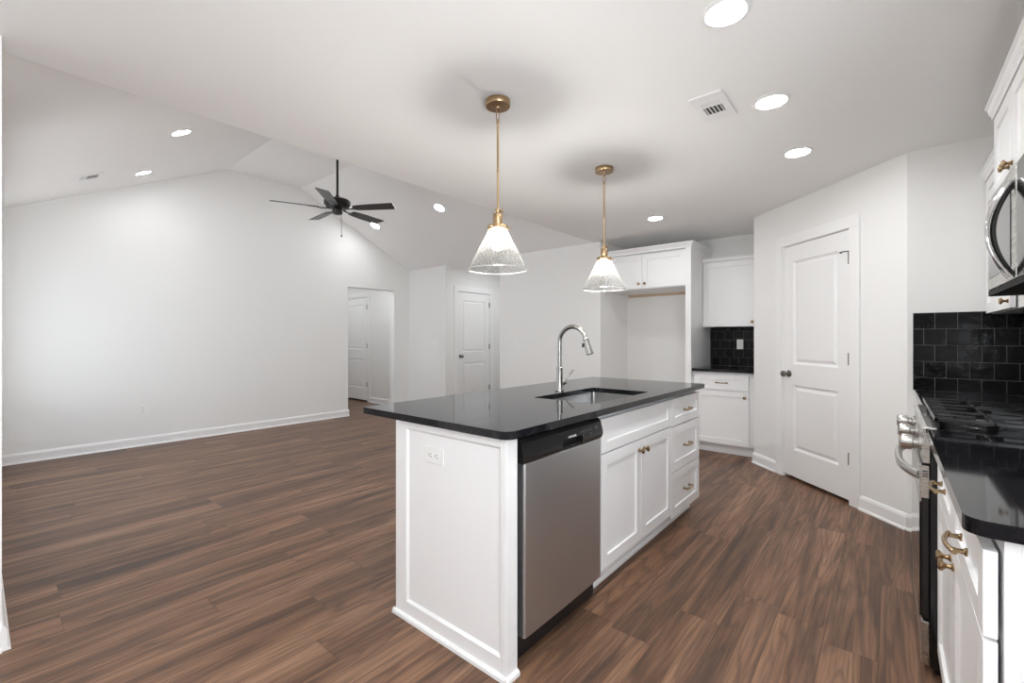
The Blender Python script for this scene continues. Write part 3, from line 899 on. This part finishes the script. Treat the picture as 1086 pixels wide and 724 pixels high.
# crown runs over cabinet and panel and returns along the right side
crn = thing('crown_molding', 'white crown molding capping the refrigerator cabinet and its side panel', 'molding', (-2.2, 5.2, 2.268))
k = MB(); cp, ch, z1 = .036, .052, 2.268
prof = [(FY + .04, z1 - .012), (FY - .004, z1 - .012), (FY - .006, z1 + .004), (FY - .012, z1 + .014), (FY - cp + .008, z1 + ch - .014), (FY - cp, z1 + ch - .010), (FY - cp, z1 + ch), (FY + .04, z1 + ch)]
L_ = [k.v((XN + .002, p[0], p[1])) for p in prof]
def proj_r(p): return (-1.681 + (FY - p[0]) if p[0] < FY else -1.681 - .02, p[0] if p[0] < FY else FY + .04, p[1])
R_ = [k.v(proj_r(p)) for p in prof]
B_ = [k.v((q.co.x, YB - .002, q.co.z)) for q in R_]
n = len(prof)
for i in range(n):
    j = (i + 1) % n
    k.f([L_[i], L_[j], R_[j], R_[i]]); k.f([R_[i], R_[j], B_[j], B_[i]])
k.f(L_); k.f(B_)
k.build('molding', cab_m, crn)

BY = 5.150
MB_ = frame((-1.679, BY, 0), (1, 0, 0), (0, -1, 0))
bw = -1.040 + 1.679
cabinet('base_cabinet', 'white one-door one-drawer base cabinet under the short back counter', MB_, bw, YB - BY - .003, 0, 0.882,
        [('drawer', .018, .566, 0.690, 0.850, ('pull', .306, .768)), ('door', .018, .566, 0.112, 0.683, ('knob', .530, .625))], toe=0.105)
countertop('countertop', 'short black granite countertop against the back wall beside the refrigerator panel', [(-1.678, 5.118), (-1.118, 5.118), (-1.0385, 5.038), (-1.0385, YB - .001), (-1.678, YB - .001)], None, IH, .914, bev=.003)
UY = 5.50
MU = frame((-1.679, UY, 0), (1, 0, 0), (0, -1, 0))
uw = -1.040 + 1.679
cabinet('wall_cabinet', 'white single-door wall cabinet above the short back counter', MU, uw, YB - UY - .003, 1.376, 2.140,
        [('door', .004, .578, 1.378, 2.118, ('knob', .530, 1.428))], crown=(.03, .018, (False, False)))
b = MB(); b.box(-1.6795, -1.0385, YB - .010, YB, .9145, 1.3755)
tag(b.build('backsplash', tile_x, base=(-1.36, YB, .915)), 'glossy black tile backsplash above the short back counter', 'backsplash')

# ------------------------------------------------------------------ range wall: base units, range, microwave, uppers
RX = 0.135
MR = lambda y1, x=RX: frame((x, y1, 0), (0, -1, 0), (-1, 0, 0))   # local a runs toward the camera
RY0, RY1 = 2.262, 3.020
nw = RY0 - .004 - 1.212
gx = .003
cabinet('base_cabinet', 'white two-drawer two-door base cabinet at the right edge, near side of the range', MR(RY0 - .004), nw, XR - RX - .003, 0, 0.882,
        [('drawer', .02, nw / 2 - gx, 0.690, 0.852, ('pull', nw / 4 + .01, .770)), ('drawer', nw / 2 + gx, nw - gx, 0.690, 0.852, ('pull', nw * .75, .770)),
         ('door', .02, nw / 2 - gx, 0.115, 0.683, ('knob', nw / 2 - .034, .628)), ('door', nw / 2 + gx, nw - gx, 0.115, 0.683, ('knob', nw / 2 + .034, .628))], toe=0.105)
CX = 0.108
countertop('countertop', 'black granite countertop with rounded corner at the right edge, near side of the range', rrect(CX, XR - .001, 1.187, RY0 - .003, (.003, .003, .003, .035)), None, IH, .914)
fwid = EY - .003 - RY1 - .004
cabinet('base_cabinet', 'white base cabinet hidden between the range and the return wall', MR(EY - .003), fwid, XR - RX - .003, 0, 0.882,
        [('drawer', .02, fwid - gx, 0.690, 0.852, ('pull', fwid / 2, .770)), ('door', .02, fwid / 2 - gx, 0.115, 0.683, ('knob', fwid / 2 - .034, .628)), ('door', fwid / 2 + gx, fwid - gx, 0.115, 0.683, ('knob', fwid / 2 + .034, .628))], toe=0.105)
countertop('countertop', 'black granite countertop behind the range against the tiled return wall', [(CX + .02, RY1 + .003), (XR - .001, RY1 + .003), (XR - .001, EY - .0105), (CX + .02, EY - .0105)], None, IH, .914, bev=.003)
b = MB(); b.box(.120, XR - .011, EY - .010, EY, .9145, 1.408)
tag(b.build('backsplash', tile_x, base=(.120 + .0514, EY, 1.408)), 'glossy black square tile backsplash on the return wall behind the range', 'backsplash')
b = MB(); b.box(XR - .012, XR - .002, 1.20, EY - .0115, .9145, 1.388)
tag(b.build('backsplash', tile_y, base=(XR, 2.4, .915)), 'glossy black tile backsplash along the range wall under the microwave', 'backsplash')

# range
root = thing('range', 'stainless gas range with black grates between the right-hand counters', 'range', (.42, (RY0 + RY1) / 2, 0))
BX = .117
b = MB(); b.box(BX, XR - .012, RY0 + .003, RY1 - .003, .03, .895); b.build('body', blackgloss_m, root, bevel=.002)
b = MB()
b.box(BX - .012, XR - .012, RY0, RY1, .896, .915)
ck = b.build('cooktop', blackgloss_m, root, bevel=.004)
b = MB(); b.prism([(BX, .880), (BX - .02, .895), (BX - .022, .912), (BX - .008, .919), (BX + .02, .918), (BX + .02, .895)], 'y', RY0 + .002, RY1 - .002); b.build('front_rail', steel_m, root, bevel=.003)
b = MB(); b.prism([(BX, .785), (BX - .020, .785), (BX - .024, .800), (BX - .017, .892), (BX, .895)], 'y', RY0 + .002, RY1 - .002); cpn = b.build('control_panel', steel_m, root, bevel=.002)
for i in range(3):
    ky = RY0 + .078 + i * .29
    b = MB()
    b.lathe([(.030, 0), (.030, .007), (.019, .010), (.019, .024), (.029, .027), (.029, .058), (.027, .061), (0, .0612)], (BX - .021, ky, .842), (-1, 0, .06), 24)
    b.box(BX - .0875, BX - .080, ky - .005, ky + .005, .820, .868)
    b.build('knob', steel_m, root, bevel=.001)
b = MB(); b.box(BX - .024, BX - .001, RY0 + .006, RY1 - .006, .205, .778); od = b.build('oven_door', black_m, root, bevel=.004)
b = MB(); b.box(BX - .029, BX - .0235, RY0 + .006, RY1 - .006, .640, .778); b.box(BX - .026, BX - .002, RY0 + .0045, RY0 + .007, .655, .775); b.build('door_top_trim', steel_m, od, bevel=.002)
b = MB(); b.box(BX - .029, BX - .0235, RY0 + .010, RY1 - .010, .212, .636); b.build('oven_window', glassdark_m, od, bevel=.002)
b = MB()
path = []
for i in range(21):
    u = -1 + 2 * i / 20
    path.append((BX - .026 - .058 * (1 - abs(u) ** 3.0), (RY0 + RY1) / 2 + u * .33, .728))
b.tube(path, .0150, 12, squash=(1.2, .9)); b.build('handle', steel_m, od)
b = MB(); b.box(BX - .024, BX - .001, RY0 + .005, RY1 - .005, .035, .198); b.build('storage_drawer', steel_m, root, bevel=.004)
for k_ in range(3):
    b = MB(); b.box(BX - .021, BX - .006, RY0 + .0035, RY0 + .0046, .752 - k_ * .009, .756 - k_ * .009); b.build('vent_slot', slot_m, od)
for yy in (RY0 + .05, RY1 - .05):
    for xx in (BX + .03, XR - .08):
        b = MB(); b.lathe([(.018, 0), (.018, .012), (.009, .014), (.009, .032)], (xx, yy, 0), (0, 0, 1), 14); b.build('leveling_foot', black_m, root)
# burners
for (bx, by, br) in ((.27, RY0 + .17, .045), (.58, RY0 + .17, .036), (.27, RY1 - .17, .040), (.58, RY1 - .17, .036), (.425, (RY0 + RY1) / 2, .05)):
    b = MB(); b.lathe([(br + .02, .915), (br + .018, .918), (br, .920), (br, .929), (br - .006, .931), (br - .006, .938), (br - .010, .940), (0, .941)], (bx, by, 0), (0, 0, 1), 22); b.build('burner', iron_m, root)
# grates: three continuous sections
for gi in range(3):
    y0 = RY0 + .012 + gi * .2455; y1 = y0 + .2425
    x0, x1 = BX + .012, XR - .045
    b = MB()
    zt, zb = .955, .940
    for yy in (y0 + .006, y1 - .006): b.box(x0, x1, yy - .006, yy + .006, zb, zt)
    for xx in (x0 + .006, x1 - .006, (x0 + x1) / 2): b.box(xx - .006, xx + .006, y0, y1, zb, zt)
    ym = (y0 + y1) / 2
    for xx in (x0 + .155, x1 - .155):
        b.box(xx - .005, xx + .005, y0, y0 + .09, zb, zt); b.box(xx - .005, xx + .005, y1 - .09, y1, zb, zt)
        b.box(xx - .14, xx - .035, ym - .005, ym + .005, zb, zt); b.box(xx + .035, xx + .14, ym - .005, ym + .005, zb, zt)
    for k_ in range(1, 5):
        yy = y0 + k_ * .0485; b.box(x0, x0 + .055, yy - .004, yy + .004, zb, zt)
    for xx in (x0 + .008, x1 - .008, (x0 + x1) / 2):
        for yy in (y0 + .008, y1 - .008): b.box(xx - .007, xx + .007, yy - .006, yy + .006, .9145, zb + .002)
    b.build('grate', iron_m, root, bevel=.002)

# microwave
MX = 0.352
root = thing('microwave', 'stainless over-the-range microwave with curved chrome handle', 'microwave', (.56, (RY0 + RY1) / 2, 1.442))
b = MB(); b.box(MX + .03, XR - .012, RY0 + .002, RY1 - .002, 1.447, 1.882); b.build('case', steel_m, root, bevel=.003)
b = MB(); b.box(MX + .002, XR - .03, RY0 + .004, RY1 - .004, 1.440, 1.4468)
for k_ in range(2):
    b.box(MX + .10, XR - .15, RY0 + .09 + k_ * .33, RY0 + .32 + k_ * .33, 1.436, 1.4401)
mwblack_m = pm('matte_black', (0.008, 0.008, 0.008), 0.6, spec=0.15)
b.build('underside', mwblack_m, root)
b = MB(); b.box(MX, MX + .028, RY0 + .155, RY1 - .002, 1.466, 1.882); md = b.build('door', steel_m, root, bevel=.004)
b = MB(); b.box(MX - .0025, MX + .003, RY0 + .235, RY1 - .055, 1.515, 1.832); b.build('door_window', mwglass_m, md, bevel=.002)
b = MB(); b.box(MX + .002, MX + .028, RY0 + .002, RY0 + .152, 1.466, 1.882); cpn = b.build('control_panel', blackgloss_m, root, bevel=.003)
b = MB(); b.box(MX + .002, MX + .03, RY0 + .002, RY1 - .002, 1.447, 1.4645); b.build('vent_strip', mwblack_m, root, bevel=.002)
b = MB(); bl = MB()
path, pin = [], []
for i in range(25):
    u = -1 + 2 * i / 24
    path.append((MX - .008 - .058 * (1 - u * u), RY0 + .195, 1.648 + u * .178)); pin.append((MX - .000 - .052 * (1 - u * u), RY0 + .195, 1.648 + u * .168))
rad = [.013 + .004 * abs(-1 + 2 * i / 24) for i in range(25)]
b.tube(path, rad, 12, squash=(.65, 1.2)); hd = b.build('handle', chrome_m, md)
bl.tube(pin, [.0125] * 25, 10, squash=(.7, 1.0)); bl.build('handle_grip', black_m, hd)

# cabinets above
MM = frame((0.372, RY1, 0), (0, -1, 0), (-1, 0, 0)); mw = RY1 - RY0
cabinet('wall_cabinet', 'white two-door cabinet with crown directly above the microwave', MM, mw, XR - .372 - .003, 1.886, 2.270,
        [('door', g, mw / 2 - g, 1.890, 2.250, ('knob', mw / 2 - .030, 1.935)), ('door', mw / 2 + g, mw - g, 1.890, 2.250, ('knob', mw / 2 + .030, 1.935))], crown=(.052, .026, (True, True)))
UX = .444
fl_ = EY - .003 - RY1 - .004
MU2 = frame((UX, EY - .003, 0), (0, -1, 0), (-1, 0, 0))
cabinet('wall_cabinet', 'white wall cabinet beyond the microwave against the return wall', MU2, fl_, XR - UX - .003, 1.390, 2.190,
        [('door', .03, .715, 1.393, 2.170, ('knob', .680, 1.428))], crown=(.045, .024, (False, False)))
nl = RY0 - .004 - 1.195
MU3 = frame((UX, RY0 - .004, 0), (0, -1, 0), (-1, 0, 0))
cabinet('wall_cabinet', 'white wall cabinet above the near right counter, out at the right edge', MU3, nl, XR - UX - .003, 1.390, 2.190,
        [('door', g, nl / 2 - g, 1.393, 2.170, ('knob', nl / 2 - .035, 1.435)), ('door', nl / 2 + g, nl - g, 1.393, 2.170, ('knob', nl / 2 + .035, 1.435))], crown=(.045, .024, (False, True)))

# ------------------------------------------------------------------ ceiling: pendants, lamps, vents, fan
def pendant(label, x, y):
    root = thing('pendant_light', label, 'pendant lamp', (x, y, H), 'pendants over the island')
    b = MB(); b.lathe([(.0, H), (.063, H), (.064, H - .004), (.064, H - .027), (.061, H - .031), (.012, H - .032), (.010, H - .040), (0, H - .041)], (x, y, 0), (0, 0, 1), 36); b.build('canopy', pend_m, root)
    b = MB()
    def oval(zc, hh, ww, plane):
        out = []
        for i in range(20):
            a_ = 2 * math.pi * i / 20
            p = (ww * math.cos(a_), hh * math.sin(a_)); out.append((x + (p[0] if plane == 'x' else 0), y + (p[0] if plane == 'y' else 0), zc + p[1]))
        return out
    b.tube(oval(H - .046, .012, .008, 'y'), .0022, 7, True); b.tube(oval(H - .076, .022, .010, 'x'), .0026, 7, True)
    b.build('hanging_loop', pend_m, root)
    b = MB(); b.lathe([(.0, H - .094), (.006, H - .096), (.0085, H - .104), (.0085, H - .112), (.0058, H - .118), (.0058, H - .35), (.0066, H - .352), (.0066, H - .360), (.0058, H - .362), (.0058, 1.905)], (x, y, 0), (0, 0, 1), 14); b.build('rod', pend_m, root)
    b = MB(); b.lathe([(.0058, 1.912), (.0125, 1.906), (.0135, 1.896), (.011, 1.887), (.013, 1.884), (.024, 1.880), (.0255, 1.874), (.0255, 1.828), (.024, 1.824), (.051, 1.820), (.0525, 1.816), (.0525, 1.800), (.049, 1.798), (.0, 1.798)], (x, y, 0), (0, 0, 1), 30)
    sk = b.build('socket_cap', pend_m, root)
    rv = Vector((0.767, 0.641, 0))
    b = MB(); p = Vector((x, y, 1.897)); b.tube([p + rv * .010, p + rv * .024], .003, 8); b.lathe([(.0, -.007), (.006, -.006), (.0075, 0), (.006, .006), (0, .007)], p + rv * .025, rv, 12)
    b.build('thumb_screw', pend_m, sk)
    for ang in (10, 130, 250):
        d = Vector((math.cos(R(ang + 30)), math.sin(R(ang + 30)), 0)); q = Vector((x, y, 1.808))
        b = MB(); b.tube([q + d * .050, q + d * .0625], .0025, 8); b.lathe([(0, 0), (.0048, .001), (.0048, .005), (0, .006)], q + d * .061, d, 10)
        b.build('shade_screw', pend_m, sk)
    b = MB(); b.lathe([(.047, 1.803), (.049, 1.797), (.150, 1.600), (.1515, 1.594), (.149, 1.592), (.1455, 1.597), (.0455, 1.795), (.044, 1.803)], (x, y, 0), (0, 0, 1), 56, caps=False); sh = b.build('shade', seed_m, root)
    b = MB(); b.tube([(x + .1485 * math.cos(R(k * 7.5)), y + .1485 * math.sin(R(k * 7.5)), 1.5945) for k in range(48)], .0026, 8, True); b.build('rim', rimglass_m, sh)
    b = MB(); b.lathe([(.013, 1.800), (.013, 1.775), (.012, 1.774)], (x, y, 0), (0, 0, 1), 16); b.build('lamp_holder', plate_m, root)
    b = MB(); b.lathe([(.012, 1.776), (.014, 1.768), (.025, 1.745), (.030, 1.727), (.028, 1.712), (.018, 1.700), (0, 1.696)], (x, y, 0), (0, 0, 1), 22); b.build('bulb', bulb_m, root)
    return root
pn = pendant('brass pendant with seeded glass cone hanging over the near half of the island', -1.529, 1.717)
copy_thing(pn, (-1.553, 2.88, H), 'brass pendant with seeded glass cone hanging over the far half of the island')


def wafer():
    root = thing('ceiling_light', '', 'recessed light', (0, 0, 0), 'recessed ceiling lights')
    b = MB(); b.lathe([(.066, -.004), (.070, -.0085), (.078, -.008), (.0865, -.003), (.087, 0), (.066, 0)], (0, 0, 0), (0, 0, 1), 36, caps=False); b.build('trim_ring', vent_m, root)
    b = MB(); b.lathe([(.0, -.0045), (.0665, -.0045), (.0665, -.001), (0, -.001)], (0, 0, 0), (0, 0, 1), 36); b.build('lens', lens_m, root)
    return root
w0 = wafer()
MS = math.atan((HV - H) / (P1 - YS)); MN = math.atan((HV - H) / (YN - P2))
def zs(y): return H + (HV - H) * (y - YS) / (P1 - YS)
def zn(y): return H + (HV - H) * (YN - y) / (YN - P2)
first = True; kl = None
for (x, y, z, rot, lab) in (
        (-0.462, 1.787, H, 0, 'recessed light in the flat kitchen ceiling at the very top of the picture'),
        (-0.459, 2.611, H, 0, 'recessed light in the flat kitchen ceiling right beside the square vent'),
        (-0.454, 3.436, H, 0, 'recessed light in the flat kitchen ceiling nearest the pantry door, far end of the row'),
        (-1.804, 4.409, H, 0, 'recessed light in the flat kitchen ceiling in front of the refrigerator cabinet'),
        (-4.51, 1.11, zs(1.11), MS, 'recessed light in the left vault slope, the higher and nearer one'),
        (-5.955, 1.14, zs(1.14), MS, 'recessed light in the left vault slope close to the gable wall and vent'),
        (-4.606, 3.999, zn(3.999), -MN, 'recessed light in the right vault slope left of the near pendant'),
        (-6.101, 3.999, zn(3.999), -MN, 'recessed light in the right vault slope behind the fan blade tip'),
        (-0.466, 0.962, H, 0, 'unseen recessed light, added in line with the row, above the near end of the aisle'),  # this lamp and all below are out of view, added to brighten
        (-0.468, 0.137, H, 0, 'unseen recessed light, added in line with the row, above the camera position'),
        (-1.8, -1.2, H, 0, 'added unseen recessed light in the dining ceiling behind the camera'),
        (-4.95, 5.75, H, 0, 'added unseen recessed light in the alcove ceiling in front of the alcove door'),
        (-7.05, 4.25, H, 0, 'added unseen recessed light in the hall ceiling just beyond the opening'),  # both hall lamps are added to brighten the hall
        (-8.3, 4.2, H, 0, 'added unseen recessed light in the hall ceiling in front of the hall door')):
    if first:
        o = w0; o.location = (x, y, z - .0005); o['label'] = lab; first = False
    else:
        o = copy_thing(w0, (x, y, z - .0005), lab)
    o.rotation_euler = (rot, 0, 0)
    for ch in o.children:                        # kitchen lamps get their own strength, set to balance brightness
        if ch.name.startswith('lens'):
            if kl is None:
                ll = ch.data; kl = ll.copy(); kl.materials.clear(); kl.materials.append(klens_m)
            ch.data = kl if x > XE else ll


def vent(label, loc, rot, w, l, kind):
    root = thing('ceiling_vent', label, 'air vent', loc, 'ceiling air registers')
    root.rotation_euler = rot
    def bd(b, name, mat, par, bev=0):
        o = b.build(name, mat, bevel=bev); o.parent = par; return o
    gx, gy = (w * .60, l * .50) if kind == 0 else (w * .74, l * .66)
    b = MB()
    b.box(-w / 2, -gx / 2, -l / 2, l / 2, -.008, 0); b.box(gx / 2, w / 2, -l / 2, l / 2, -.008, 0)
    b.box(-gx / 2, gx / 2, -l / 2, -gy / 2, -.008, 0); b.box(-gx / 2, gx / 2, gy / 2, l / 2, -.008, 0)
    b.box(-gx / 2, gx / 2, -gy / 2 + gy * .30, -gy / 2 + gy * .36, -.009, 0)
    bd(b, 'frame', vent_m, root)
    b = MB(); b.box(-gx / 2, gx / 2, -gy / 2, gy / 2, -.0012, -.0004); bd(b, 'duct', vdark_m, root)
    n = 5
    for i in range(n):
        xx = -gx / 2 + gx * (i + .5) / n
        b = MB(); b.prism([(xx - .0022, -.0065), (xx + .0022, -.0075), (xx + .0026, -.006), (xx - .0018, -.005)], 'y', -gy / 2 + gy * .36, gy / 2); bd(b, 'slat', vent_m, root)
    for i in range(4):
        yy = -gy / 2 + gy * .30 * (i + .5) / 4
        b = MB(); b.prism([(yy - .0030, -.0065), (yy + .0030, -.0075), (yy + .0034, -.006), (yy - .0026, -.005)], 'x', -gx / 2, gx / 2); bd(b, 'slat', vent_m, root)
    return root
vent('white ceiling vent in the flat kitchen ceiling beside a recessed light', (-.703, 2.478, H - .0005), (0, 0, 0), .155, .302, 0)
vent('small white vent in the left vault slope near the gable wall', (-5.745, .695, zs(.695) - .0005), (MS, 0, 0), .20, .22, 1)
vent('white vent in the left vault slope half hidden by the kitchen ceiling edge', (-3.425, .755, zs(.755) - .0005), (MS, 0, 0), .22, .36, 1)

# ceiling fan
fxp, fyp = -4.72, 2.61
root = thing('ceiling_fan', 'dark five-blade ceiling fan on a long downrod in the vaulted living room', 'ceiling fan', (fxp, fyp, HV))
b = MB(); b.lathe([(0, HV), (.068, HV), (.068, HV - .01), (.060, HV - .05), (.025, HV - .07), (.014, HV - .075), (0, HV - .076)], (fxp, fyp, 0), (0, 0, 1), 28); b.build('canopy', fan_m, root)
b = MB(); b.lathe([(.0125, HV - .06), (.0125, 2.80)], (fxp, fyp, 0), (0, 0, 1), 14); b.lathe([(.018, 2.835), (.022, 2.81), (.030, 2.795)], (fxp, fyp, 0), (0, 0, 1), 18); b.build('downrod', fan_m, root)
b = MB(); b.lathe([(0, 2.80), (.060, 2.80), (.125, 2.786), (.140, 2.772), (.142, 2.735), (.130, 2.722), (.120, 2.700), (.085, 2.692), (0, 2.692)], (fxp, fyp, 0), (0, 0, 1), 36); b.build('motor_housing', fan_m, root)
b = MB(); b.lathe([(0, 2.694), (.052, 2.694), (.056, 2.68), (.056, 2.645), (.048, 2.628), (.020, 2.620), (0, 2.619)], (fxp, fyp, 0), (0, 0, 1), 28); b.build('switch_housing', fan_m, root)
for i in range(5):
    ang = 39.886 - 9 + 72 * i
    Mz = Matrix.Translation((fxp, fyp, 2.688)) @ Matrix.Rotation(R(ang), 4, 'Z') @ Matrix.Rotation(R(-12), 4, 'X')
    b = MB(Mz)
    outl = [(.19, -.052), (.30, -.062), (.45, -.068), (.645, -.066), (.672, -.045), (.672, .045), (.645, .066), (.45, .068), (.30, .062), (.19, .052)]
    outl = [(.195, -.045), (.26, -.056), (.40, -.064), (.655, -.067), (.672, -.060), (.655, .067), (.40, .064), (.26, .056), (.195, .045)]
    b.prism(outl, 'z', -.003, .003)
    bl = b.build('blade', blade_m, root, bevel=.001)
    Mi = Matrix.Translation((fxp, fyp, 2.688)) @ Matrix.Rotation(R(ang), 4, 'Z')
    b = MB(Mi)
    b.tube([(.075, 0, .008), (.12, 0, -.006), (.17, 0, -.010), (.21, 0, -.006)], [.011, .010, .010, .009], 8, squash=(.6, 1.5))
    b.M = Mz
    b.prism([(.185, -.02), (.225, -.036), (.285, -.030), (.305, 0), (.285, .030), (.225, .036), (.185, .02)], 'z', -.008, -.003)
    b.build('blade_iron', fan_m, bl)
b = MB(); b.tube([(fxp + .03, fyp + .03, 2.63), (fxp + .032, fyp + .032, 2.40)], .0022, 6); b.lathe([(0, .0), (.007, .004), (.008, .014), (.005, .026), (0, .028)], (fxp + .032, fyp + .032, 2.372), (0, 0, 1), 12); b.build('pull_chain', fan_m, root)
